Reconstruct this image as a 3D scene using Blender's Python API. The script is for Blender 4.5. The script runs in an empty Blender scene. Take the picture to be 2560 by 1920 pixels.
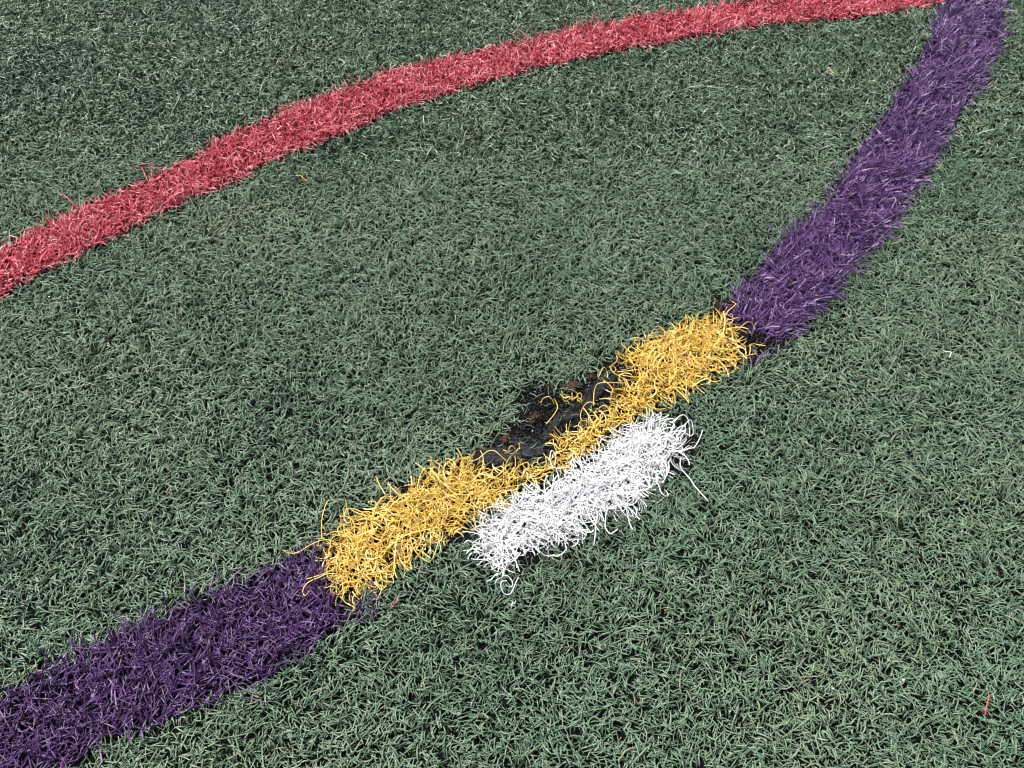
# Worn artificial turf with inlaid sports lines, a yellow repair patch and a loose white one.
import bpy, math, random
import numpy as np

scene = bpy.context.scene
C = scene.collection
rng = np.random.default_rng(20240611)
random.seed(7)
R = math.radians

# ------------------------------------------------------------------ camera
cam_data = bpy.data.cameras.new("camera")
cam = bpy.data.objects.new("camera", cam_data)
C.objects.link(cam)
cam_data.sensor_width = 36.0
cam_data.lens = 29.95
cam_data.clip_start = 0.02
cam_data.clip_end = 500.0
cam.location = (0.0, -0.6248, 0.86)
cam.rotation_euler = (R(36.0), 0.0, 0.0)
cam_data.dof.use_dof = True
cam_data.dof.focus_distance = 1.0
cam_data.dof.aperture_fstop = 11.0
scene.camera = cam

# ------------------------------------------------------------------ sky, sun, exposure
SUN_EL, SUN_AZ = R(60.0), R(-50.0)          # azimuth measured from +Y towards +X
world = bpy.data.worlds.new("World")
scene.world = world
world.use_nodes = True
wn = world.node_tree.nodes
wl = world.node_tree.links
wn.clear()
w_out = wn.new("ShaderNodeOutputWorld")
w_bg = wn.new("ShaderNodeBackground")
w_sky = wn.new("ShaderNodeTexSky")
w_sky.sky_type = 'NISHITA'
w_sky.sun_disc = False
w_sky.sun_elevation = SUN_EL
w_sky.sun_rotation = SUN_AZ
w_sky.dust_density = 3.0
w_hsv = wn.new("ShaderNodeHueSaturation")   # thin cloud: the blue of the sky is washed out
w_hsv.inputs["Saturation"].default_value = 0.30
wl.new(w_sky.outputs[0], w_hsv.inputs["Color"])
wl.new(w_hsv.outputs[0], w_bg.inputs["Color"])
w_bg.inputs["Strength"].default_value = 0.05
wl.new(w_bg.outputs[0], w_out.inputs["Surface"])

sun_data = bpy.data.lights.new("sun", 'SUN')
sun_data.energy = 3.8
sun_data.angle = R(9.0)
sun_data.color = (1.0, 0.985, 0.965)
sun = bpy.data.objects.new("sun", sun_data)
C.objects.link(sun)
sun.rotation_euler = (math.pi / 2 - SUN_EL, 0.0, -SUN_AZ + math.pi)
sun.location = (0.0, 0.0, 3.0)

vs = scene.view_settings
vs.view_transform = 'Standard'
vs.look = 'None'
vs.gamma = 1.0
vs.exposure = 0.92
vs.use_curve_mapping = False
scene.cycles.pixel_filter_type = 'BLACKMAN_HARRIS'
scene.cycles.filter_width = 1.1

# ------------------------------------------------------------------ survey (metres on the ground, origin where the view axis meets it)
PURPLE_C = (-1.3972, 1.8692)
PURPLE_IN = [(-1.1911, 2.4194), (-1.1784, 2.4114), (-1.1603, 2.4108), (-1.1405, 2.4029), (-1.1246, 2.4017), (-1.1, 2.4032), (-1.0739, 2.403), (-1.0603, 2.4037), (-0.7981, 2.4211), (-0.7779, 2.4144), (-0.7514, 2.4098), (-0.719, 2.4116), (-0.6839, 2.412), (-0.6473, 2.4054), (-0.6161, 2.4022), (-0.5791, 2.4041), (-0.5349, 2.4079), (-0.495, 2.4087), (-0.4305, 2.4108)]
PURPLE_OUT = [(-1.1689, 2.5181), (-1.1578, 2.506), (-1.1384, 2.5136), (-1.1308, 2.5107), (-1.1183, 2.5125), (-1.1021, 2.5101), (-1.0891, 2.5124), (-1.0704, 2.5004), (-0.7881, 2.5143), (-0.7533, 2.5123), (-0.7245, 2.5077), (-0.6937, 2.5121), (-0.6515, 2.5058), (-0.5994, 2.499), (-0.5641, 2.5038), (-0.5245, 2.5111), (-0.4712, 2.5202), (-0.412, 2.5125)]
RED_C = (0.8332, -1.1881)
RED_OUT = [(1.5652, 2.1275), (1.6778, 2.0973), (1.7778, 2.0932), (1.8265, 2.0898), (1.8991, 2.0961), (1.9736, 2.0901), (2.0248, 2.1008), (2.0926, 2.1148), (2.1229, 2.1061), (2.1727, 2.1078), (2.2283, 2.1039), (2.2505, 2.09), (2.2977, 2.0877), (2.3244, 2.0969), (2.3683, 2.0973), (2.3991, 2.1037)]
RED_IN = [(1.5378, 2.0727), (1.5951, 2.0451), (1.6593, 2.0153), (1.7603, 2.0125), (1.8434, 2.003), (1.9176, 2.0062), (1.9462, 2.0028), (1.9837, 2.0141), (1.9912, 2.0083), (2.0482, 2.0054), (2.0995, 2.0121), (2.1449, 1.9973), (2.203, 2.0079), (2.2451, 1.9971), (2.2766, 2.0023), (2.3008, 2.0048), (2.35, 2.0059), (2.3886, 2.0138), (2.422, 2.0172)]
YELLOW = [(-0.2111, -0.2336), (-0.2027, -0.2148), (-0.1917, -0.1979), (-0.1741, -0.1772), (-0.1527, -0.1672), (-0.1337, -0.1529), (-0.1094, -0.1425), (-0.0879, -0.1187), (-0.0459, -0.1134), (-0.0207, -0.1257), (0.0065, -0.1198), (0.038, -0.115), (0.0461, -0.0904), (0.0584, -0.0753), (0.0861, -0.0605), (0.0934, -0.0501), (0.1076, -0.0466), (0.12, -0.0266), (0.1251, -0.0103), (0.1407, 0.0001), (0.1463, 0.0206), (0.1375, 0.0365), (0.158, 0.0637), (0.1945, 0.0797), (0.2367, 0.1028), (0.2618, 0.1104), (0.2872, 0.1041), (0.2925, 0.0777), (0.2949, 0.048), (0.2847, 0.0282), (0.2602, 0.0081), (0.2293, -0.0115), (0.1941, -0.0278), (0.1752, -0.0408), (0.1432, -0.0594), (0.1248, -0.0747), (0.0999, -0.0948), (0.0924, -0.1123), (0.0586, -0.1241), (0.0415, -0.141), (0.0123, -0.1503), (0.0, -0.1661), (-0.0281, -0.1802), (-0.0398, -0.1925), (-0.0554, -0.2013), (-0.0611, -0.2133), (-0.0753, -0.2176), (-0.088, -0.2233), (-0.1002, -0.2359), (-0.119, -0.2488), (-0.1271, -0.2597), (-0.1488, -0.2717), (-0.1602, -0.2827), (-0.1739, -0.2836), (-0.1863, -0.2774), (-0.1935, -0.2641), (-0.2065, -0.252)]
WHITE = [(0.1709, -0.048), (0.1804, -0.0578), (0.1928, -0.067), (0.2027, -0.0794), (0.2058, -0.0933), (0.2007, -0.1081), (0.1918, -0.1215), (0.1758, -0.1284), (0.1627, -0.1452), (0.1533, -0.153), (0.1481, -0.1707), (0.1328, -0.1822), (0.1097, -0.1832), (0.0848, -0.1989), (0.074, -0.2148), (0.0609, -0.2162), (0.0455, -0.2214), (0.0178, -0.2223), (0.0099, -0.234), (0.0047, -0.2442), (-0.0038, -0.2515), (-0.0175, -0.2474), (-0.0316, -0.2469), (-0.0416, -0.2387), (-0.0385, -0.2247), (-0.0406, -0.2081), (-0.0339, -0.1945), (-0.0311, -0.1842), (-0.0125, -0.1753), (0.0072, -0.1576), (0.019, -0.1494), (0.0403, -0.1504), (0.0566, -0.1379), (0.0627, -0.1226), (0.0748, -0.1178), (0.0954, -0.114), (0.0992, -0.0972), (0.1075, -0.0833), (0.1242, -0.0811), (0.1324, -0.0721), (0.139, -0.0664), (0.1468, -0.059), (0.1595, -0.0561)]
BARE = [[(-0.0491, -0.107), (-0.0307, -0.0916), (-0.0128, -0.085), (-0.0086, -0.0737), (0.0024, -0.0611), (0.0087, -0.0449), (0.0078, -0.0271), (0.0223, -0.0072), (0.0455, -0.0115), (0.0588, -0.0271), (0.0851, -0.0096), (0.0975, 0.0095), (0.117, 0.0328), (0.1402, 0.0379), (0.1481, 0.0157), (0.1289, -0.006), (0.1229, -0.0211), (0.1071, -0.039), (0.087, -0.0507), (0.0526, -0.0709), (0.045, -0.085), (0.0421, -0.1098), (0.0093, -0.1152), (-0.0209, -0.1222)], [(0.2911, 0.0976), (0.3031, 0.0908), (0.3214, 0.0753), (0.3481, 0.0659), (0.3406, 0.0528), (0.3212, 0.0444), (0.302, 0.0334), (0.2853, 0.0271), (0.2712, 0.017), (0.2642, 0.017), (0.2654, 0.0252), (0.2896, 0.0379)], [(-0.0705, -0.207), (-0.0401, -0.1885), (-0.0375, -0.2046), (-0.0417, -0.2119), (-0.0527, -0.2119), (-0.0635, -0.2166)], [(0.0043, -0.2378), (0.0109, -0.2261), (0.0219, -0.2166), (0.046, -0.2166), (0.0637, -0.2119), (0.0612, -0.219), (0.0433, -0.2322), (0.0173, -0.2387), (0.0086, -0.247)], [(0.1738, -0.1232), (0.1959, -0.1125), (0.2069, -0.1179), (0.1938, -0.1312), (0.1753, -0.1312)], [(0.2076, -0.0737), (0.2189, -0.0709), (0.2213, -0.0821), (0.214, -0.0988), (0.2042, -0.1016)], [(0.046, -0.1365), (0.0602, -0.1259), (0.0935, -0.1098), (0.104, -0.0905), (0.1422, -0.0565), (0.149, -0.0611), (0.1087, -0.0905), (0.098, -0.1125), (0.0646, -0.1312)], [(-0.1885, -0.2785), (-0.172, -0.2829), (-0.1629, -0.2894), (-0.1703, -0.2981), (-0.1809, -0.2959)], [(0.2666, 0.1289), (0.2782, 0.136), (0.2945, 0.1374), (0.2948, 0.1183), (0.2752, 0.1148)], [(0.1983, -0.0507), (0.2124, -0.0536), (0.209, -0.0623), (0.1973, -0.0594)]]
TAPE = [[(0.1286, 0.0227), (0.1, 0.0071), (0.0888, -0.0174), (0.0758, -0.0324), (0.0559, -0.0442), (0.0358, -0.0759), (0.0403, -0.0843), (0.0577, -0.0616), (0.0873, -0.0471), (0.1029, -0.0294), (0.1192, -0.0052), (0.1352, 0.0102)], [(-0.0444, -0.1092), (-0.0283, -0.0954), (-0.0095, -0.091), (0.019, -0.0871), (0.0378, -0.0899), (0.0385, -0.1037), (0.0047, -0.1108), (-0.021, -0.1173)]]
WHITE_STRAYS = [[(0.1948, -0.1165), (0.1933, -0.125), (0.1976, -0.1356), (0.2013, -0.1455), (0.2038, -0.1547), (0.2103, -0.1634), (0.219, -0.1724)], [(0.1636, -0.1387), (0.1642, -0.146), (0.1651, -0.1552), (0.166, -0.1639), (0.1705, -0.1674), (0.1754, -0.1639), (0.1746, -0.1583), (0.1708, -0.1568)], [(0.1928, -0.1101), (0.2086, -0.1019), (0.2142, -0.0981), (0.2199, -0.0898), (0.2233, -0.0815)], [(0.1891, -0.068), (0.1983, -0.0617), (0.2051, -0.0606), (0.2092, -0.0657), (0.21, -0.0753), (0.2092, -0.0854)], [(0.1921, -0.0876), (0.1981, -0.0804), (0.2111, -0.0663), (0.2141, -0.0765), (0.2123, -0.0832), (0.2032, -0.0809)], [(-0.0093, -0.255), (-0.0093, -0.2604), (-0.0042, -0.2604), (0.0, -0.2649), (0.0004, -0.2702), (-0.0033, -0.2724), (-0.0067, -0.2711)], [(-0.0054, -0.2667), (-0.01, -0.2684), (-0.0117, -0.2728), (-0.0091, -0.2785), (-0.0046, -0.2799), (-0.0004, -0.2777), (0.0033, -0.2706), (0.0067, -0.2644)], [(-0.018, -0.2702), (-0.0143, -0.2658), (-0.0101, -0.2604), (-0.0076, -0.2528)], [(-0.026, -0.2675), (-0.0223, -0.2631), (-0.0177, -0.2613), (-0.013, -0.2609)], [(0.1062, -0.1819), (0.1035, -0.1893), (0.1026, -0.1966), (0.1026, -0.2029), (0.1073, -0.2115), (0.1153, -0.2081)], [(0.0931, -0.1941), (0.0913, -0.2014), (0.0902, -0.2134), (0.0882, -0.2257)], [(0.1232, -0.1794), (0.1259, -0.1843), (0.1293, -0.1966), (0.1323, -0.2077)], [(0.0594, -0.1298), (0.048, -0.1282), (0.0437, -0.1197), (0.0453, -0.1101), (0.0498, -0.1127), (0.0501, -0.1197), (0.0477, -0.1245)], [(-0.0321, -0.2322), (-0.0409, -0.2252), (-0.0466, -0.2228), (-0.0517, -0.2243)], [(-0.0342, -0.2368), (-0.0429, -0.2299), (-0.0472, -0.2308), (-0.0487, -0.2373)], [(0.0452, -0.2386), (0.0542, -0.2373), (0.0584, -0.2299), (0.0571, -0.2181)], [(0.0461, -0.2373), (0.0385, -0.2363), (0.0312, -0.235), (0.0249, -0.2299)], [(0.0243, -0.2386), (0.0235, -0.2336), (0.0215, -0.2275)], [(0.0041, -0.2881), (0.0012, -0.2915), (-0.0012, -0.2967)], [(0.0828, -0.2062), (0.0788, -0.2158), (0.0712, -0.2214), (0.0648, -0.2205)]]
YELLOW_STRAYS = [[(0.1372, -0.0099), (0.1298, -0.0105), (0.1174, -0.0124), (0.1056, -0.0136), (0.102, -0.016), (0.1002, -0.022), (0.0991, -0.0333), (0.0986, -0.0427)], [(0.1448, -0.0063), (0.1367, -0.0038), (0.1258, 0.0029), (0.1214, 0.0103), (0.1222, 0.0153), (0.1268, 0.0172), (0.1296, 0.014), (0.1269, 0.0109), (0.1235, 0.0128), (0.1254, 0.0178), (0.1296, 0.0209), (0.1314, 0.0253), (0.1302, 0.0291)], [(0.1069, -0.0002), (0.1119, 0.0091), (0.116, 0.0115), (0.1187, 0.0078), (0.1183, 0.0011)], [(0.1093, -0.0014), (0.1141, -0.0032), (0.1181, -0.0093), (0.1209, -0.0184), (0.1222, -0.0273)], [(0.0729, -0.035), (0.0774, -0.0321), (0.0795, -0.0291), (0.0829, -0.0285), (0.0842, -0.0321), (0.0821, -0.0356), (0.0792, -0.0344), (0.0804, -0.0303), (0.0838, -0.0303), (0.0851, -0.0339), (0.0834, -0.038), (0.0801, -0.0374)], [(0.0603, -0.022), (0.0621, -0.0273), (0.0649, -0.0309), (0.0686, -0.0333), (0.0729, -0.035)], [(0.0729, -0.025), (0.0731, -0.0315), (0.0733, -0.0386)], [(0.0778, -0.0232), (0.0805, -0.0267), (0.0775, -0.0303), (0.0701, -0.0339), (0.0637, -0.0362)], [(0.0582, -0.0273), (0.0629, -0.0327), (0.0676, -0.0356), (0.0733, -0.0374)], [(0.0342, -0.0397), (0.0352, -0.0368), (0.0377, -0.035), (0.044, -0.0339), (0.0483, -0.0356), (0.0511, -0.0392)], [(0.0508, -0.0333), (0.054, -0.0374), (0.0548, -0.0427), (0.0536, -0.0508), (0.048, -0.0623), (0.0401, -0.0736)], [(-0.0102, -0.1063), (-0.0056, -0.1084), (-0.0014, -0.1084), (0.0037, -0.1063), (0.0019, -0.1036), (-0.0019, -0.1041), (-0.0042, -0.1074)], [(0.0079, -0.0964), (0.0088, -0.1014), (0.0074, -0.1063), (0.0046, -0.1111)], [(-0.0482, -0.1202), (-0.041, -0.117), (-0.0287, -0.1084), (-0.0203, -0.1101), (-0.012, -0.117), (-0.0046, -0.1218)], [(-0.1966, -0.2195), (-0.2048, -0.2224), (-0.2196, -0.228), (-0.2343, -0.2331), (-0.246, -0.2322)], [(-0.205, -0.2181), (-0.2073, -0.2139), (-0.2082, -0.1966), (-0.205, -0.1774), (-0.2017, -0.1714)], [(-0.1404, -0.1694), (-0.1437, -0.1624), (-0.1502, -0.1501), (-0.1544, -0.1398)], [(-0.1844, -0.2591), (-0.1936, -0.26), (-0.2021, -0.2627), (-0.2152, -0.268), (-0.2191, -0.2759), (-0.2158, -0.2812), (-0.2114, -0.2772)], [(-0.1782, -0.2838), (-0.1722, -0.289), (-0.1629, -0.2941), (-0.1635, -0.3005)], [(0.2721, 0.0934), (0.2791, 0.1016), (0.2899, 0.1112), (0.2944, 0.1202), (0.2923, 0.1265), (0.2889, 0.1287)], [(0.2872, 0.0732), (0.2927, 0.0759), (0.3021, 0.0832), (0.3101, 0.0846), (0.3139, 0.0799)], [(0.2982, 0.0342), (0.3001, 0.0425), (0.3014, 0.0503), (0.3087, 0.0548), (0.3146, 0.0535), (0.3215, 0.0496)], [(0.2803, 0.0451), (0.2868, 0.038), (0.2941, 0.0336), (0.3047, 0.031)], [(0.0831, -0.0652), (0.082, -0.0566), (0.0844, -0.0479), (0.0914, -0.0421), (0.1009, -0.0432)]]
RED_STRAYS = [[(-0.5685, 0.3925), (-0.5439, 0.3952), (-0.5338, 0.3934), (-0.5227, 0.387)], [(-0.5562, 0.3915), (-0.5471, 0.3744), (-0.537, 0.3557)], [(-0.5404, 0.3934), (-0.5404, 0.3789), (-0.5276, 0.3557)], [(-0.6622, 0.333), (-0.6486, 0.3227), (-0.6303, 0.3066)]]
LOOSE = [('red_b', [(0.4617, -0.3826), (0.459, -0.3887), (0.456, -0.3954), (0.4522, -0.4024)]), ('red_d', [(-0.1169, -0.2877), (-0.1204, -0.2911), (-0.1257, -0.2967)]), ('yel_a', [(-0.3215, 0.3726), (-0.314, 0.3699), (-0.3047, 0.3628)]), ('yel_b', [(0.5266, 0.6427), (0.5325, 0.6393), (0.5379, 0.6303)]), ('whi_a', [(0.5433, 0.0412), (0.548, 0.0399), (0.5513, 0.0361), (0.5484, 0.0297)])]
CHIPS = [('w1', -0.3955, 0.8185, 0.0028), ('w2', -0.6141, 0.1331, 0.002), ('c1', 0.1802, -0.2663, 0.0022), ('c2', 0.3838, -0.3685, 0.003), ('w3', 0.3132, -0.377, 0.0014), ('w4', 0.3332, -0.2076, 0.0013), ('t1', -0.176, -0.0105, 0.003), ('o1', -0.5916, -0.0202, 0.0026), ('p1', -0.4621, -0.0816, 0.0024), ('o2', 0.7615, 0.7074, 0.0026), ('t2', -0.3708, 0.0794, 0.0024)]
CLODS = [('a', 0.027, -0.0536, 0.016), ('b', -0.0066, -0.0838, 0.016), ('c', 0.0719, -0.0066, 0.018), ('d', 0.2739, 0.1239, 0.011), ('e', 0.0476, -0.0078, 0.007), ('f', 0.0989, 0.0064, 0.006), ('g', 0.4183, 0.1254, 0.007)]
CURLED = [(0.1078, -0.0271), (0.1176, -0.0271), (0.1029, -0.0271)]

# ------------------------------------------------------------------ helpers
def tag(o, label=None, cat=None, group=None, kind=None):
    for k, v in (("label", label), ("category", cat), ("group", group), ("kind", kind)):
        if v:
            o[k] = v
    return o


def link(name, me, parent=None):
    o = bpy.data.objects.new(name, me)
    C.objects.link(o)
    if parent:
        o.parent = parent
    return o


def mesh_from(name, verts, quads, mat, tint=None, smooth=True):
    """verts (N,3), quads (M,k) numpy -> mesh, all faces of one corner count."""
    me = bpy.data.meshes.new(name)
    n, k = quads.shape
    me.vertices.add(len(verts))
    me.vertices.foreach_set("co", np.ascontiguousarray(verts, np.float32).ravel())
    me.loops.add(n * k)
    me.loops.foreach_set("vertex_index", np.ascontiguousarray(quads, np.int32).ravel())
    me.polygons.add(n)
    me.polygons.foreach_set("loop_start", np.arange(0, n * k, k, dtype=np.int32))
    if tint is not None:
        a = me.attributes.new("tint", 'FLOAT', 'FACE')
        a.data.foreach_set("value", np.ascontiguousarray(tint, np.float32))
    me.materials.append(mat)
    if not smooth:
        a = me.attributes.new("sharp_face", 'BOOLEAN', 'FACE')
        a.data.foreach_set("value", np.ones(n, bool))
    me.update(calc_edges=True)
    return me


def waves(scale, seed, n=14):
    """A smooth random field over the ground, about -1..1; scale = size of its patches in metres."""
    r = np.random.default_rng(seed)
    a = r.uniform(0, 2 * np.pi, n)
    k = 2 * np.pi / (scale * r.uniform(0.6, 1.9, n))
    p = r.uniform(0, 2 * np.pi, n)
    kx, ky = k * np.cos(a), k * np.sin(a)

    def f(x, y):
        s = np.zeros_like(x)
        for i in range(n):
            s += np.sin(kx[i] * x + ky[i] * y + p[i])
        return s / math.sqrt(n / 2) * 0.7
    return f


def inside(poly, x, y):
    P = np.asarray(poly)
    c = np.zeros(x.shape, bool)
    for (x0, y0), (x1, y1) in zip(P, np.roll(P, -1, 0)):
        if y0 == y1:
            continue
        hit = ((y0 > y) != (y1 > y)) & (x < (x1 - x0) * (y - y0) / (y1 - y0) + x0)
        c ^= hit
    return c


def edge_distance(poly, x, y):
    P = np.asarray(poly)
    d = np.full(x.shape, 1e9)
    for a, b in zip(P, np.roll(P, -1, 0)):
        ab = b - a
        t = np.clip(((x - a[0]) * ab[0] + (y - a[1]) * ab[1]) / max(ab @ ab, 1e-12), 0, 1)
        d = np.minimum(d, np.hypot(x - a[0] - t * ab[0], y - a[1] - t * ab[1]))
    return d


def signed(poly, x, y):
    """+ inside, - outside, metres."""
    return np.where(inside(poly, x, y), 1.0, -1.0) * edge_distance(poly, x, y)


def arc_depth(centre, r_in, r_out, x, y):
    """+ inside the curved line, metres to its nearer edge."""
    a = np.arctan2(y - centre[1], x - centre[0])
    r = np.hypot(x - centre[0], y - centre[1])
    i = np.asarray(r_in)
    o = np.asarray(r_out)
    lo = np.interp(a, i[:, 0], i[:, 1], left=i[0, 1], right=i[-1, 1])
    hi = np.interp(a, o[:, 0], o[:, 1], left=o[0, 1], right=o[-1, 1])
    return np.minimum(r - lo, hi - r), a


def ribbons(x, y, z, az, el, length, bend, curl, nseg, width, roll, zmin, cols=2, wob=0.0, tip=0.55):
    """Plastic fibres as curved ribbons. Returns verts (N, rows*cols, 3) and the quad pattern of one fibre."""
    n = len(x)
    t = (np.arange(nseg) + 0.5) / nseg
    E = el[:, None] - bend[:, None] * t
    A = az[:, None] + curl[:, None] * t
    if wob:
        A = A + np.cumsum(rng.normal(0, wob, (n, nseg)), 1)
        E = E + np.cumsum(rng.normal(0, wob * 0.7, (n, nseg)), 1)
    ds = (length / nseg)[:, None]
    d = np.stack([np.cos(E) * np.cos(A), np.cos(E) * np.sin(A), np.sin(E)], -1) * ds[..., None]
    p = np.concatenate([np.zeros((n, 1, 3)), np.cumsum(d, 1)], 1)
    p[..., 0] += x[:, None]
    p[..., 1] += y[:, None]
    p[..., 2] += z[:, None]
    low = zmin[:, None]
    p[..., 2] = np.where(p[..., 2] < low, low + (p[..., 2] - low) * 0.08, p[..., 2])
    p[:, 0, 2] = z
    return sweep(p, width, roll, cols, tip)


def sweep(p, width, roll, cols=2, tip=0.55):
    n, rows, _ = p.shape
    tan = np.gradient(p, axis=1)
    tan /= np.linalg.norm(tan, axis=-1, keepdims=True) + 1e-9
    up = np.array([0.0, 0.0, 1.0])
    side = np.cross(np.broadcast_to(up, tan.shape), tan)
    ln = np.linalg.norm(side, axis=-1, keepdims=True)
    side = np.where(ln > 0.05, side / (ln + 1e-9), np.array([1.0, 0, 0]))
    for k in range(1, rows):                      # keep the ribbon from flipping over itself
        flip = (side[:, k] * side[:, k - 1]).sum(-1) < 0
        side[flip, k] *= -1
    nor = np.cross(tan, side)
    c, s = np.cos(roll)[:, None, None], np.sin(roll)[:, None, None]
    side, nor = side * c + nor * s, nor * c - side * s
    prof = np.ones(rows)
    prof[-1] = tip
    w = (width[:, None] * prof[None, :])[..., None] * 0.5
    if cols == 2:
        v = np.stack([p - side * w, p + side * w], 2)
    else:                                          # a shallow gutter section
        v = np.stack([p - side * w, p + nor * w * 0.95, p + side * w], 2)
    v = v.reshape(n, rows * cols, 3)
    q = []
    for r in range(rows - 1):
        for k in range(cols - 1):
            a = r * cols + k
            q.append((a, a + 1, a + cols + 1, a + cols))
    return v, np.array(q, np.int64)


def pile(name, sets, mat, parent=None):
    """Join many fibres (list of (verts, quads, tint)) into one mesh."""
    V, Q, T, base = [], [], [], 0
    for v, q, t in sets:
        n, m, _ = v.shape
        V.append(v.reshape(-1, 3))
        Q.append((q[None] + (np.arange(n) * m)[:, None, None] + base).reshape(-1, 4))
        T.append(np.repeat(t, len(q)))
        base += n * m
    me = mesh_from(name, np.concatenate(V), np.concatenate(Q), mat, np.concatenate(T))
    return link(name, me, parent)


def pull_out(name, v, q, t, keep, mat, parent):
    """Each fibre of index keep becomes a part of its own."""
    for i in keep:
        me = mesh_from(name, v[i], q, mat, np.full(len(q), t[i]))
        link(name, me, parent)


def largest(v, count):
    """Indices of the fibres that show largest: long in plan, on top of the pile, inside the picture."""
    mid = v.mean(1)
    ext = np.linalg.norm(v.max(1) - v.min(1), axis=-1)
    top = v[..., 2].max(1)
    dist = np.linalg.norm(mid - np.array(cam.location), axis=-1)
    s = ext / dist * (0.3 + (top - top.min()) / max(np.ptp(top), 1e-6))
    s = np.where(in_frame(mid[:, 0], mid[:, 1], -0.02), s, 0)
    return np.argsort(-s)[:count]


def in_frame(x, y, margin):
    """The ground the photograph sees, grown by margin metres."""
    u = (y + 0.446) / (0.8805 + 0.446)
    half = 0.4812 + u * (0.9498 - 0.4812)
    return (y > -0.446 - margin) & (y < 0.8805 + margin) & (np.abs(x) < half + margin)


# ------------------------------------------------------------------ materials
def new_mat(name):
    m = bpy.data.materials.new(name)
    m.use_nodes = True
    return m, m.node_tree.nodes, m.node_tree.links, m.node_tree.nodes["Principled BSDF"]


def fibre_mat(name, stops, rough=0.45, through=0.15, spec=0.5):
    m, n, l, p = new_mat(name)
    at = n.new("ShaderNodeAttribute")
    at.attribute_name = "tint"
    ramp = n.new("ShaderNodeValToRGB")
    cr = ramp.color_ramp
    while len(cr.elements) < len(stops):
        cr.elements.new(0.5)
    for e, (pos, col) in zip(cr.elements, stops):
        e.position = pos
        e.color = (*col, 1.0)
    l.new(at.outputs["Fac"], ramp.inputs["Fac"])
    l.new(ramp.outputs["Color"], p.inputs["Base Color"])
    p.inputs["Roughness"].default_value = rough
    p.inputs["Specular IOR Level"].default_value = spec
    tr = n.new("ShaderNodeBsdfTranslucent")
    l.new(ramp.outputs["Color"], tr.inputs["Color"])
    mx = n.new("ShaderNodeMixShader")
    mx.inputs[0].default_value = through
    l.new(p.outputs[0], mx.inputs[1])
    l.new(tr.outputs[0], mx.inputs[2])
    l.new(mx.outputs[0], n["Material Output"].inputs["Surface"])
    return m


GREEN = fibre_mat("green_fibre", [(0.0, (0.065, 0.125, 0.076)), (0.35, (0.102, 0.172, 0.106)), (0.7, (0.140, 0.208, 0.126)),
                                  (0.9, (0.160, 0.195, 0.112)), (1.0, (0.215, 0.200, 0.130))], 0.45, 0.02, 0.5)
RED = fibre_mat("red_fibre", [(0.0, (0.30, 0.016, 0.034)), (0.5, (0.55, 0.075, 0.11)), (1.0, (0.72, 0.29, 0.32))], 0.45, 0.04, 0.5)
PURPLE = fibre_mat("purple_fibre", [(0.0, (0.030, 0.010, 0.050)), (0.6, (0.085, 0.036, 0.135)), (1.0, (0.20, 0.11, 0.27))], 0.45, 0.03, 0.5)
YELLOW_M = fibre_mat("yellow_fibre", [(0.0, (0.56, 0.32, 0.040)), (0.6, (0.72, 0.485, 0.095)), (1.0, (0.80, 0.61, 0.21))], 0.40, 0.12)
WHITE_M = fibre_mat("white_fibre", [(0.0, (0.66, 0.66, 0.69)), (1.0, (0.80, 0.80, 0.81))], 0.40, 0.08)


def plain_mat(name, c0, c1, scale, rough, bump=0.0, spec=0.4):
    m, n, l, p = new_mat(name)
    tc = n.new("ShaderNodeTexCoord")
    no = n.new("ShaderNodeTexNoise")
    no.inputs["Scale"].default_value = scale
    no.inputs["Detail"].default_value = 5.0
    l.new(tc.outputs["Object"], no.inputs["Vector"])
    mx = n.new("ShaderNodeMix")
    mx.data_type = 'RGBA'
    mx.inputs["A"].default_value = (*c0, 1)
    mx.inputs["B"].default_value = (*c1, 1)
    l.new(no.outputs["Fac"], mx.inputs["Factor"])
    l.new(mx.outputs["Result"], p.inputs["Base Color"])
    p.inputs["Roughness"].default_value = rough
    p.inputs["Specular IOR Level"].default_value = spec
    if bump:
        b = n.new("ShaderNodeBump")
        b.inputs["Strength"].default_value = bump
        b.inputs["Distance"].default_value = 0.001
        l.new(no.outputs["Fac"], b.inputs["Height"])
        l.new(b.outputs[0], p.inputs["Normal"])
    return m


RUBBER = fibre_mat("rubber_grain", [(0.0, (0.005, 0.005, 0.006)), (0.65, (0.016, 0.0155, 0.017)), (0.93, (0.075, 0.073, 0.08)), (0.97, (0.45, 0.43, 0.40)), (1.0, (0.6, 0.58, 0.55))], 0.28, 0.0, 0.6)  # lighter grey stop paints glints into the crumb colour; palest stops are sand
TAPE_M = plain_mat("seam_tape", (0.005, 0.005, 0.006), (0.012, 0.0118, 0.014), 220.0, 0.6, 0.8, 0.22)
FUZZ = fibre_mat("backing_fuzz", [(0.0, (0.010, 0.010, 0.012)), (1.0, (0.06, 0.058, 0.065))], 0.6, 0.0)
DIRT = plain_mat("dirt", (0.016, 0.011, 0.008), (0.095, 0.058, 0.038), 420.0, 0.9, 1.0, 0.2)


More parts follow.
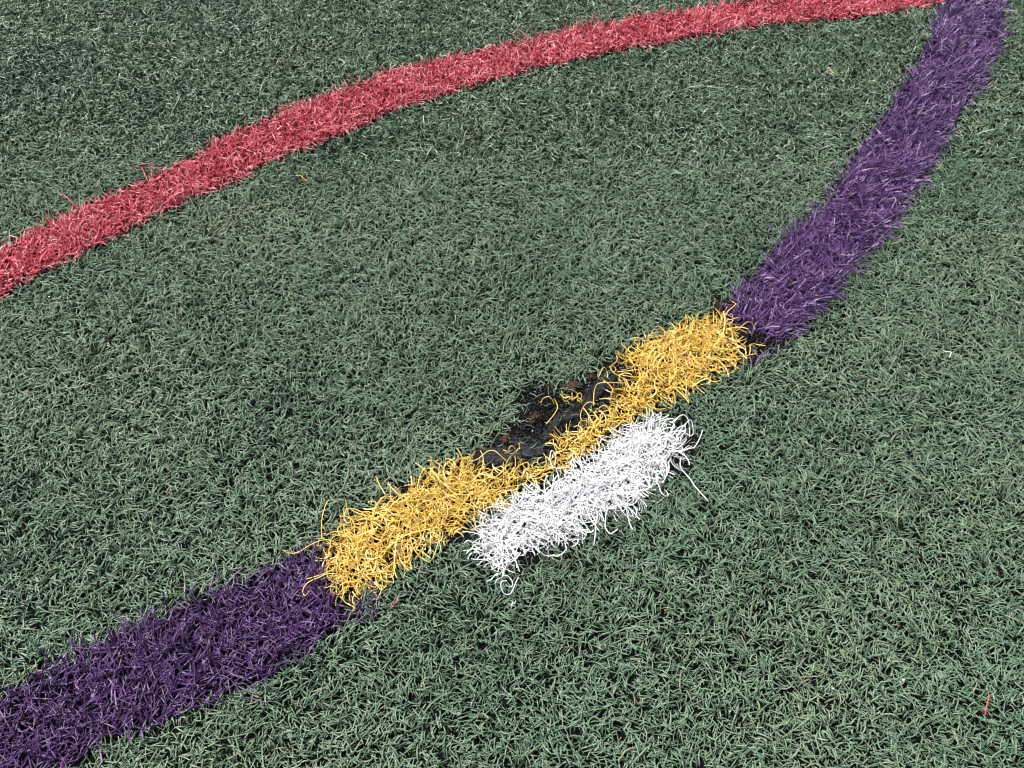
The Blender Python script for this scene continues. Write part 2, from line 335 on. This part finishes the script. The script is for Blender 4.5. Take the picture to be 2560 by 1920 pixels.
def ground_mat():
    """Black rubber infill where the fibres stand; seen from afar the field reads as green turf."""
    m, n, l, p = new_mat("infill_and_turf")
    tc = n.new("ShaderNodeTexCoord")
    vo = n.new("ShaderNodeTexVoronoi")
    vo.inputs["Scale"].default_value = 800.0
    l.new(tc.outputs["Object"], vo.inputs["Vector"])
    r = n.new("ShaderNodeValToRGB")
    r.color_ramp.elements[0].color = (0.003, 0.003, 0.0035, 1)
    r.color_ramp.elements[1].color = (0.006, 0.0058, 0.0064, 1)
    l.new(vo.outputs["Color"], r.inputs["Fac"])
    no = n.new("ShaderNodeTexNoise")
    no.inputs["Scale"].default_value = 260.0
    no.inputs["Detail"].default_value = 4.0
    l.new(tc.outputs["Object"], no.inputs["Vector"])
    g = n.new("ShaderNodeValToRGB")
    g.color_ramp.elements[0].position = 0.35
    g.color_ramp.elements[0].color = (0.012, 0.022, 0.016, 1)
    g.color_ramp.elements[1].position = 0.62
    g.color_ramp.elements[1].color = (0.10, 0.15, 0.11, 1)
    l.new(no.outputs["Fac"], g.inputs["Fac"])
    ln = n.new("ShaderNodeVectorMath")
    ln.operation = 'LENGTH'
    off = n.new("ShaderNodeVectorMath")
    off.operation = 'SUBTRACT'
    off.inputs[1].default_value = (0, 0.2, 0)
    l.new(tc.outputs["Object"], off.inputs[0])
    l.new(off.outputs[0], ln.inputs[0])
    mr = n.new("ShaderNodeMapRange")
    mr.inputs["From Min"].default_value = 1.30
    mr.inputs["From Max"].default_value = 1.55
    l.new(ln.outputs["Value"], mr.inputs["Value"])
    mx = n.new("ShaderNodeMix")
    mx.data_type = 'RGBA'
    l.new(mr.outputs[0], mx.inputs["Factor"])
    l.new(r.outputs["Color"], mx.inputs["A"])
    l.new(g.outputs["Color"], mx.inputs["B"])
    l.new(mx.outputs["Result"], p.inputs["Base Color"])
    p.inputs["Roughness"].default_value = 0.8
    p.inputs["Specular IOR Level"].default_value = 0.06
    b = n.new("ShaderNodeBump")
    b.inputs["Strength"].default_value = 0.8
    b.inputs["Distance"].default_value = 0.0012
    l.new(vo.outputs["Distance"], b.inputs["Height"])
    l.new(b.outputs[0], p.inputs["Normal"])
    return m


# ------------------------------------------------------------------ the ground
gs = 150.0
gv = np.array([(-gs, -gs, 0), (gs, -gs, 0), (gs, gs, 0), (-gs, gs, 0)], float)
ground = link("ground", mesh_from("ground", gv, np.array([[0, 1, 2, 3]]), ground_mat()))
tag(ground, "black rubber infill ground under the artificial turf", "ground", kind="structure")

# ------------------------------------------------------------------ where each colour of turf grows
f_height = waves(0.10, 1)
f_lean = waves(0.13, 2)
f_lean2 = waves(0.035, 3)
f_thin = waves(0.05, 4)
f_flat = waves(0.22, 5)
f_edge = waves(0.03, 6)
f_hue = waves(0.30, 8)


def scatter(density, x0, x1, y0, y1):
    """Evenly spread roots: one per cell of a grid, anywhere in its cell."""
    c = 1.0 / math.sqrt(density)
    gx, gy = np.meshgrid(np.arange(x0, x1, c), np.arange(y0, y1, c))
    n = gx.size
    return gx.ravel() + rng.uniform(0, c, n), gy.ravel() + rng.uniform(0, c, n)


YEL = np.asarray(YELLOW)
WHI = np.asarray(WHITE)


def bareness(x, y):
    """1 in the middle of a bare spot, 0 outside, ragged between."""
    b = np.zeros_like(x)
    for poly in BARE:
        P = np.asarray(poly)
        box = (x > P[:, 0].min() - .03) & (x < P[:, 0].max() + .03) & (y > P[:, 1].min() - .03) & (y < P[:, 1].max() + .03)
        if box.any():
            d = signed(P, x[box], y[box])
            b[box] = np.maximum(b[box], np.clip((d + 0.008) / 0.007, 0, 1))
    return b


PURPLE_GAP = (-1.0, -0.5)   # replaced below: angles between which the purple arc was cut out for the yellow repair
ya = np.arctan2(YEL[:, 1] - PURPLE_C[1], YEL[:, 0] - PURPLE_C[0])
PURPLE_GAP = (float(ya.min()) + 0.004, float(ya.max()) - 0.004)


def green_here(x, y):
    jit = 0.0022 * f_edge(x, y) + rng.normal(0, 0.0016, len(x))
    dr, _ = arc_depth(RED_C, RED_IN, RED_OUT, x, y)
    dp, a = arc_depth(PURPLE_C, PURPLE_IN, PURPLE_OUT, x, y)
    ok = (dr + jit < 0)
    in_gap = (a > PURPLE_GAP[0]) & (a < PURPLE_GAP[1])
    ok &= (dp + jit < 0) | in_gap
    near = (x > YEL[:, 0].min() - .05) & (x < YEL[:, 0].max() + .05) & (y > YEL[:, 1].min() - .05) & (y < YEL[:, 1].max() + .05)
    k = np.where(near)[0]
    ok[k] &= signed(YEL, x[k], y[k]) + jit[k] < 0.002
    ok[k] &= signed(WHI, x[k], y[k]) + jit[k] < 0.003
    ok &= rng.random(len(x)) > bareness(x, y) * 0.94
    return ok


# ------------------------------------------------------------------ green turf
def grow_green(x, y, nseg, cols, wscale=1.0):
    n = len(x)
    lean = np.pi * 1.1 * f_lean(x, y) + 0.8 * f_lean2(x, y)
    az = np.where(rng.random(n) < 0.38, lean + rng.normal(0, 0.75, n), rng.uniform(0, 2 * np.pi, n))
    h = 1.0 + 0.08 * f_height(x, y)
    flat = np.clip(0.5 + 0.35 * f_flat(x, y), 0.0, 1.0)
    length = np.clip(rng.lognormal(math.log(0.0145), 0.24, n) * h, 0.006, 0.034)
    el = np.radians(rng.normal(66, 15, n) - 18 * flat)
    bend = np.radians(np.abs(rng.normal(80, 34, n)) + 14 * flat)
    longer = rng.random(n) < 0.022
    length = np.where(longer, length * rng.uniform(1.4, 2.1, n), length)
    el = np.where(longer, np.radians(rng.normal(48, 10, n)), el)
    bend = np.where(longer, np.radians(rng.normal(62, 18, n)), bend)
    curl = rng.normal(0, 0.85, n)
    width = rng.normal(0.00118, 0.00022, n).clip(0.0007, 0.0019) * wscale
    roll = rng.normal(0, 0.85, n)
    v, q = ribbons(x, y, np.full(n, -0.001), az, el, length, bend, curl, nseg, width, roll, rng.uniform(0.001, 0.007, n), cols)
    tint = np.clip(0.45 + 0.10 * f_hue(x, y) + rng.normal(0, 0.18, n), 0, 0.93)
    tint = np.where(rng.random(n) < 0.025, rng.uniform(0.9, 1.0, n), tint)
    return v, q, tint


DENS = 88000.0
x, y = scatter(DENS, -1.0, 1.0, -0.50, 0.93)
ok = in_frame(x, y, 0.04)
x, y = x[ok], y[ok]
ok = green_here(x, y) & (f_thin(x, y) + rng.normal(0, 0.5, len(x)) > -2.3)
x, y = x[ok], y[ok]
near = y < 0.02
midway = ~near & (y < 0.42)
sets = [grow_green(x[near], y[near], 4, 3), grow_green(x[midway], y[midway], 3, 3), grow_green(x[~near & ~midway], y[~near & ~midway], 3, 2)]
xo, yo = scatter(45000.0, -1.45, 1.45, -0.9, 1.35)
ok = in_frame(xo, yo, 0.42) & ~in_frame(xo, yo, 0.04)
xo, yo = xo[ok], yo[ok]
ok = green_here(xo, yo)
sets.append(grow_green(xo[ok], yo[ok], 2, 2, 1.5))
turf = pile("artificial_grass", sets, GREEN)
tag(turf, "dull green artificial turf blades covering the whole field around the coloured lines", "turf", kind="stuff")

# ------------------------------------------------------------------ coloured lines
def holder(name, label, cat, loc, group=None):
    o = bpy.data.objects.new(name, None)
    o.empty_display_size = 0.05
    o.location = loc
    C.objects.link(o)
    return tag(o, label, cat, group)


def settle(holder_obj):
    """Children were built in world coordinates: keep them there."""
    bpy.context.view_layer.update()
    inv = holder_obj.matrix_world.inverted()
    for c in holder_obj.children:
        c.matrix_parent_inverse = inv


def line_fibres(x, y, length_mu, length_sd, el_mu, el_sd, bend_mu, bend_sd, width_mu, comb, comb_share, nseg, cols, wob=0.0):
    n = len(x)
    az = np.where(rng.random(n) < comb_share, comb + rng.normal(0, 0.6, n), rng.uniform(0, 2 * np.pi, n))
    length = np.clip(rng.lognormal(math.log(length_mu), length_sd, n) * (1 + 0.15 * f_height(x, y)), 0.007, 0.045)
    el = np.radians(rng.normal(el_mu, el_sd, n))
    bend = np.radians(np.abs(rng.normal(bend_mu, bend_sd, n)))
    v, q = ribbons(x, y, np.full(n, -0.001), az, el, length, bend, rng.normal(0, 0.5, n), nseg,
                   rng.normal(width_mu, 0.00025, n).clip(0.0007, 0.0022), rng.normal(0, 0.6, n), rng.uniform(0.001, 0.010, n), cols, wob)
    return v, q


def build_piece(name, part, label, cat, loc, v, q, tint, mat, count, strays=(), stray_w=0.0016, group=None):
    root = holder(name, label, cat, loc, group)
    keep = largest(v, count - len(strays))
    mask = np.ones(len(v), bool)
    mask[keep] = False
    pl = pile("fibre_pile", [(v[mask], q, tint[mask])], mat, root)
    pl["kind"] = "stuff"
    pull_out(part, v, q, tint, keep, mat, root)
    for s in strays:
        stray(part, s, mat, root, stray_w)
    settle(root)
    return root


def stray(name, pts, mat, parent=None, width=0.0016, z0=0.016, lift=0.005, tint=None):
    """One long loose fibre through the given plan points, smoothed, bobbing slightly up and down."""
    p = np.asarray(pts, float)
    m = len(p)
    fine = []
    for i in range(m - 1):                         # Catmull-Rom
        a, b, c, d = p[max(i - 1, 0)], p[i], p[i + 1], p[min(i + 2, m - 1)]
        for t in np.linspace(0, 1, 4, endpoint=False):
            fine.append(0.5 * ((2 * b) + (c - a) * t + (2 * a - 5 * b + 4 * c - d) * t * t + (3 * b - a - 3 * c + d) * t ** 3))
    fine.append(p[-1])
    f = np.array(fine)
    t = np.linspace(0, 1, len(f))
    z = z0 + lift * np.sin(t * random.uniform(4, 8) + random.uniform(0, 6)) * np.minimum(1, 4 * t)
    v, q = sweep(np.concatenate([f, z[:, None]], 1)[None], np.array([width]), np.array([random.uniform(-0.5, 0.5)]), 3, 0.7)
    me = mesh_from(name, v[0], q, mat, np.full(len(q), random.uniform(0.3, 0.8) if tint is None else tint))
    return link(name, me, parent)


# red arc
x, y = scatter(125000.0, -1.35, 1.3, 0.0, 1.1)
d, _ = arc_depth(RED_C, RED_IN, RED_OUT, x, y)
ok = (d > 0.004 + rng.normal(0, 0.0022, len(x))) & in_frame(x, y, 0.35)
dp, _ = arc_depth(PURPLE_C, PURPLE_IN, PURPLE_OUT, x, y)
ok &= dp < 0
x, y = x[ok], y[ok]
v, q = line_fibres(x, y, 0.0175, 0.26, 60, 17, 48, 28, 0.0012, 2.2 * f_lean(x, y), 0.35, 3, 2)
t = np.clip(rng.normal(0.52, 0.24, len(x)), 0, 1)
build_piece("red_line", "blade", "curved red turf line sweeping across the top of the picture", "field line", (0, 0.55, 0), v, q, t, RED, 300, RED_STRAYS, 0.0015)

# purple arc, cut in two by the yellow repair
x, y = scatter(125000.0, -1.1, 1.3, -0.85, 1.2)
d, a = arc_depth(PURPLE_C, PURPLE_IN, PURPLE_OUT, x, y)
ok = (d > 0.002 + rng.normal(0, 0.003, len(x))) & in_frame(x, y, 0.35)
x, y, a = x[ok], y[ok], a[ok]
dy_ = signed(YEL, x, y)
far = (a > PURPLE_GAP[1] - 0.012) & (dy_ < -0.003) & (bareness(x, y) < 0.7)
nearp = (a < PURPLE_GAP[0] + 0.012) & (dy_ < -0.001) & (bareness(x, y) < 0.7)
xf, yf = x[far], y[far]
v, q = line_fibres(xf, yf, 0.0225, 0.26, 54, 16, 46, 24, 0.0012, 0.25 + 0.9 * f_lean(xf, yf), 0.42, 4, 2)
t = np.clip(rng.normal(0.56, 0.20, len(xf)), 0, 1)  # paler than the near piece: sky sheen put into the fibre colour
build_piece("purple_line", "blade", "long purple turf line running from the yellow patch to the top right corner", "field line", (0.5, 0.4, 0), v, q, t, PURPLE, 300,
            group="two cut ends of the purple line")
thin = nearp & (rng.random(len(x)) < 0.72)
xn, yn = x[thin], y[thin]
v, q = line_fibres(xn, yn, 0.0205, 0.28, 56, 16, 42, 24, 0.0012, 1.0 * f_lean(xn, yn) + 0.6, 0.4, 4, 3)
t = np.clip(rng.normal(0.42, 0.24, len(xn)), 0, 1)
build_piece("purple_line", "blade", "dark purple turf line between the yellow patch and the bottom left corner", "field line", (-0.3, -0.3, 0), v, q, t, PURPLE, 300,
            group="two cut ends of the purple line")

# ------------------------------------------------------------------ yellow repair patch, white offcut
def curly(poly, density, inset, z_pile, len_mu, width_mu, bend_mu, nseg=9):
    P = np.asarray(poly)
    x, y = scatter(density, P[:, 0].min(), P[:, 0].max(), P[:, 1].min(), P[:, 1].max())
    d = signed(P, x, y)
    ok = d > inset + rng.normal(0, 0.002, len(x))
    x, y, d = x[ok], y[ok], d[ok]
    n = len(x)
    z = rng.uniform(0.0, z_pile, n) * np.clip(d / 0.015, 0.25, 1)
    az = rng.uniform(0, 2 * np.pi, n)
    length = np.clip(rng.lognormal(math.log(len_mu), 0.38, n), 0.010, 0.075)
    # fibres at the rim stay shorter so that the patch keeps its outline
    length = np.minimum(length, 0.009 + d * 1.5)
    el = np.radians(rng.normal(18, 17, n))
    bend = np.radians(rng.normal(bend_mu, 50, n))
    curl = rng.normal(0, 2.1, n)
    v, q = ribbons(x, y, z, az, el, length, bend, curl, nseg, rng.normal(width_mu, 0.0002, n).clip(0.0008, 0.002), rng.normal(0, 0.7, n),
                   np.maximum(z * 0.8, rng.uniform(0.003, 0.010, n)), 2, wob=0.035, tip=0.85)
    return v, q, n


v, q, n = curly(YELLOW, 80000.0, 0.005, 0.007, 0.030, 0.00095, 60, 11)
t = np.clip(rng.normal(0.55, 0.25, n), 0, 1)
build_piece("yellow_patch", "strand", "ragged strip of curly yellow fibres filling the gap in the purple line", "turf patch", (0.05, 0.0, 0), v, q, t, YELLOW_M, 300, YELLOW_STRAYS, 0.0011)

v, q, n = curly(WHITE, 112000.0, 0.006, 0.009, 0.031, 0.00100, 60, 11)
t = np.clip(rng.normal(0.6, 0.28, n), 0, 1)
build_piece("white_patch", "strand", "short strip of tangled white fibres lying against the yellow patch", "turf patch", (0.09, -0.09, 0), v, q, t, WHITE_M, 300, WHITE_STRAYS, 0.0012)

# ------------------------------------------------------------------ exposed seam: tape, fuzz, crumb rubber
def strip_sheet(name, poly, split, z0, mat, wave):
    """A limp sheet between the two long edges of poly (first edge: points 0..split-1), slightly buckled."""
    P = np.asarray(poly)

    def walk(e, n):
        t = np.r_[0, np.cumsum(np.linalg.norm(np.diff(e, axis=0), axis=1))]
        u = np.linspace(0, t[-1], n)
        return np.stack([np.interp(u, t, e[:, 0]), np.interp(u, t, e[:, 1])], 1)
    n, m = 40, 9
    a, b = walk(P[:split], n), walk(P[split:][::-1], n)
    fw = waves(0.03, 91)
    V = []
    for i in range(n):
        for k in range(m):
            u = k / (m - 1)
            rag = 0.0012 * math.sin(i * 1.9) + 0.0008 * math.sin(i * 4.3 + 1)
            q_ = a[i] * (1 - u) + b[i] * u + (b[i] - a[i]) / (np.linalg.norm(b[i] - a[i]) + 1e-9) * rag * (1 if k == m - 1 else -1 if k == 0 else 0)
            V.append((q_[0], q_[1], z0 + wave * math.sin(math.pi * u) + wave * 0.7 * float(fw(np.array(q_[0]), np.array(q_[1])))))
    top = np.array(V)
    bot = top - np.array([0, 0, 0.0012])
    V = np.concatenate([top, bot])
    F = []
    o = n * m
    for i in range(n - 1):
        for k in range(m - 1):
            c = i * m + k
            F.append((c, c + 1, c + m + 1, c + m))
            F.append((o + c, o + c + m, o + c + m + 1, o + c + 1))
    rim = [k for k in range(m)] + [i * m + m - 1 for i in range(1, n)] + [(n - 1) * m + k for k in range(m - 2, -1, -1)] + [i * m for i in range(n - 2, 0, -1)]
    for c, d in zip(rim, rim[1:] + rim[:1]):
        F.append((d, c, o + c, o + d))
    return link(name, mesh_from(name, V, np.array(F), mat))


tag(strip_sheet("seam_tape", TAPE[0], 6, 0.0018, TAPE_M, 0.0004), "smooth charcoal seam tape bared above the middle of the yellow patch", "seam tape")
tag(strip_sheet("turf_backing", TAPE[1], 5, 0.0016, TAPE_M, 0.0005), "torn dark turf backing bared above the left of the yellow patch", "turf backing")


def grains(x, y, zlo, zhi, smin, smax):
    n = len(x)
    base = np.array([(1, 0, 0), (0, 1, 0), (-1, 0, 0), (0, -1, 0), (0, 0, 1), (0, 0, -1)], float)
    tri = np.array([(0, 1, 4), (1, 2, 4), (2, 3, 4), (3, 0, 4), (1, 0, 5), (2, 1, 5), (3, 2, 5), (0, 3, 5)])
    s = rng.uniform(smin, smax, n) * 0.5
    v = base[None] * (s[:, None, None] * rng.uniform(0.55, 1.45, (n, 6, 1)))
    v = v + rng.normal(0, 0.25, (n, 6, 3)) * s[:, None, None]
    a = rng.uniform(0, 6.28, n)
    c, sn = np.cos(a)[:, None], np.sin(a)[:, None]
    v = np.stack([v[..., 0] * c - v[..., 1] * sn, v[..., 0] * sn + v[..., 1] * c, v[..., 2]], -1)
    v[..., 0] += x[:, None]
    v[..., 1] += y[:, None]
    v[..., 2] += rng.uniform(zlo, zhi, n)[:, None]
    f = (tri[None] + (np.arange(n) * 6)[:, None, None]).reshape(-1, 3)
    return v.reshape(-1, 3), f


x, y = scatter(9000.0, -1.0, 1.0, -0.5, 0.9)
ok = in_frame(x, y, 0.0)
x, y = x[ok], y[ok]
xs, ys = [x], [y]
for poly in BARE:
    P = np.asarray(poly)
    bx, by = scatter(420000.0, P[:, 0].min() - .01, P[:, 0].max() + .01, P[:, 1].min() - .01, P[:, 1].max() + .01)
    d = signed(P, bx, by)
    cover = np.zeros(len(bx), bool)
    for tp in TAPE:
        cover |= inside(tp, bx, by)
    k = (d > -0.006 + rng.normal(0, 0.003, len(bx))) & (~cover | (rng.random(len(bx)) < 0.22 + 0.6 * (f_thin(bx, by) > 0.0)))
    xs.append(bx[k])
    ys.append(by[k])
x, y = np.concatenate(xs), np.concatenate(ys)
gvv, gf = grains(x, y, 0.0003, 0.0042, 0.0007, 0.0022)
tint = np.repeat(np.where(rng.random(len(x)) < 0.012, 1.0, rng.uniform(0, 0.93, len(x))), 8)
crumb = link("rubber_crumb", mesh_from("rubber_crumb", gvv, gf, RUBBER, tint, smooth=False))
tag(crumb, "loose black rubber crumb and sand grains in the bare spots", "rubber crumb", kind="stuff")

# fuzz of the torn backing
P = np.asarray(TAPE[1])
fx, fy = scatter(90000.0, P[:, 0].min(), P[:, 0].max() + 0.01, P[:, 1].min(), P[:, 1].max() + 0.02)
k = signed(P, fx, fy) > -0.008
fx, fy = fx[k], fy[k]
n = len(fx)
v, q = ribbons(fx, fy, np.full(n, 0.003), rng.uniform(0, 6.28, n), np.radians(rng.normal(30, 20, n)), rng.uniform(0.006, 0.016, n),
               np.radians(rng.normal(70, 40, n)), rng.normal(0, 1.5, n), 5, np.full(n, 0.0004), rng.normal(0, .5, n), np.full(n, 0.0035), 2, wob=0.3)
fz = pile("backing_fuzz", [(v, q, rng.random(n))], FUZZ)
tag(fz, "frayed dark grey fuzz on the torn turf backing", "fuzz", kind="stuff")

# ------------------------------------------------------------------ dirt clods
def lump(name, x, y, z, size, mat, squash=0.6, seed=0, sub=2):
    import bmesh
    bm = bmesh.new()
    bmesh.ops.create_icosphere(bm, subdivisions=sub, radius=1.0)
    r = random.Random(seed)
    ph = [(r.uniform(1.5, 4.5), r.uniform(1.5, 4.5), r.uniform(1.5, 4.5), r.uniform(0, 6)) for _ in range(5)]
    sx, sy = r.uniform(0.75, 1.3), r.uniform(0.6, 1.0)
    for vtx in bm.verts:
        c = vtx.co
        k = 1 + 0.13 * sum(math.sin(a * c.x + b * c.y + d * c.z + e) for a, b, d, e in ph) + r.uniform(-.2, .2)
        vtx.co = (c.x * k * size * 0.5 * sx, c.y * k * size * 0.5 * sy, c.z * k * size * 0.5 * squash)
    me = bpy.data.meshes.new(name)
    bm.to_mesh(me)
    bm.free()
    me.materials.append(mat)
    o = link(name, me)
    o.location = (x, y, z)
    o.rotation_euler = (0, 0, r.uniform(0, 6.28))
    return o


CLOD_LABELS = {
    'a': "brown dirt clod in the middle of the bare black hollow",
    'b': "brown dirt clod at the left end of the bare hollow by the green turf",
    'c': "reddish brown dirt clod above the small loose yellow curls",
    'd': "dark brown dirt clod where the yellow patch meets the far purple line",
    'e': "small brown dirt crumb at the upper rim of the bare hollow",
    'f': "small reddish dirt crumb at the upper end of the seam tape",
    'g': "reddish dirt speck on the right edge of the far purple line",
}
for i, (key, cx, cy, s) in enumerate(CLODS):
    tag(lump("dirt_clod", cx, cy, s * 0.2, s * 0.85, DIRT, 0.75, 40 + i, 3), CLOD_LABELS[key], "dirt clod", "dirt clods around the bare seam")

DIRT_GRAIN = fibre_mat("dirt_grain", [(0.0, (0.012, 0.009, 0.007)), (0.6, (0.055, 0.034, 0.022)), (1.0, (0.15, 0.095, 0.062))], 0.9, 0.0, 0.2)
dx = np.concatenate([cx + rng.normal(0, s * 0.42, 110) for _, cx, cy, s in CLODS])
dy = np.concatenate([cy + rng.normal(0, s * 0.34, 110) for _, cx, cy, s in CLODS])
dvv, dff = grains(dx, dy, 0.002, 0.009, 0.0008, 0.0026)
dirt = link("dirt_crumb", mesh_from("dirt_crumb", dvv, dff, DIRT_GRAIN, np.repeat(rng.random(len(dx)), 8), smooth=False))
tag(dirt, "brown soil crumbs strewn around the dirt clods", "soil crumbs", kind="stuff")

# ------------------------------------------------------------------ litter on the turf
CHALK = plain_mat("white_chip", (0.72, 0.72, 0.74), (0.85, 0.85, 0.86), 300.0, 0.6)
CREAM = plain_mat("cream_chip", (0.62, 0.50, 0.40), (0.80, 0.68, 0.58), 300.0, 0.7)
TAN = plain_mat("tan_chip", (0.36, 0.24, 0.16), (0.55, 0.42, 0.30), 300.0, 0.8)
ORANGE = plain_mat("orange_chip", (0.28, 0.09, 0.04), (0.55, 0.27, 0.16), 300.0, 0.7)
PINK = plain_mat("pink_chip", (0.60, 0.36, 0.34), (0.75, 0.52, 0.48), 300.0, 0.7)
CHIP_LOOK = {
    'w1': (CHALK, "white chip on the turf above the red line near the top edge"),
    'w2': (CHALK, "tiny white chip just below the left end of the red line"),
    'c1': (CREAM, "cream chip on the turf below the white patch"),
    'c2': (CREAM, "larger cream chip in the lower right turf left of the loose red strand"),
    'w3': (CHALK, "tiny white speck low in the turf left of the larger cream chip"),
    'w4': (CHALK, "tiny white speck in the open turf right of the white patch"),
    't1': (TAN, "tan chip in the turf left of the bare hollow"),
    'o1': (ORANGE, "orange brown chip near the left edge of the picture"),
    'p1': (PINK, "pale pink chip in the turf right of the orange brown chip"),
    'o2': (ORANGE, "orange chip caught in the far purple line near the top right"),
    't2': (TAN, "tan chip in the turf on the left, below the red line"),
}
for i, (key, cx, cy, s) in enumerate(CHIPS):
    m, lab = CHIP_LOOK[key]
    tag(lump("stone_chip", cx, cy, 0.0135, s, m, 0.6, 80 + i, 2), lab, "chip", "small chips on the turf")

LOOSE_LOOK = {
    'red_b': (RED, "loose bright red strand lying in the lower right turf", 0.0013),
    'red_d': (RED, "short loose dark red strand below the yellow patch", 0.0012),
    'yel_a': (YELLOW_M, "loose yellow strand just below the middle of the red line", 0.0014),
    'yel_b': (YELLOW_M, "loose yellow strand left of the far purple line near the top", 0.0014),
    'whi_a': (WHITE_M, "small white curl on the turf near the right edge", 0.0012),
}
for key, pts in LOOSE:
    m, lab, w = LOOSE_LOOK[key]
    tag(stray("loose_strand", pts, m, None, w, 0.016, 0.002, 0.3), lab, "turf strand", "loose strands on the green turf")
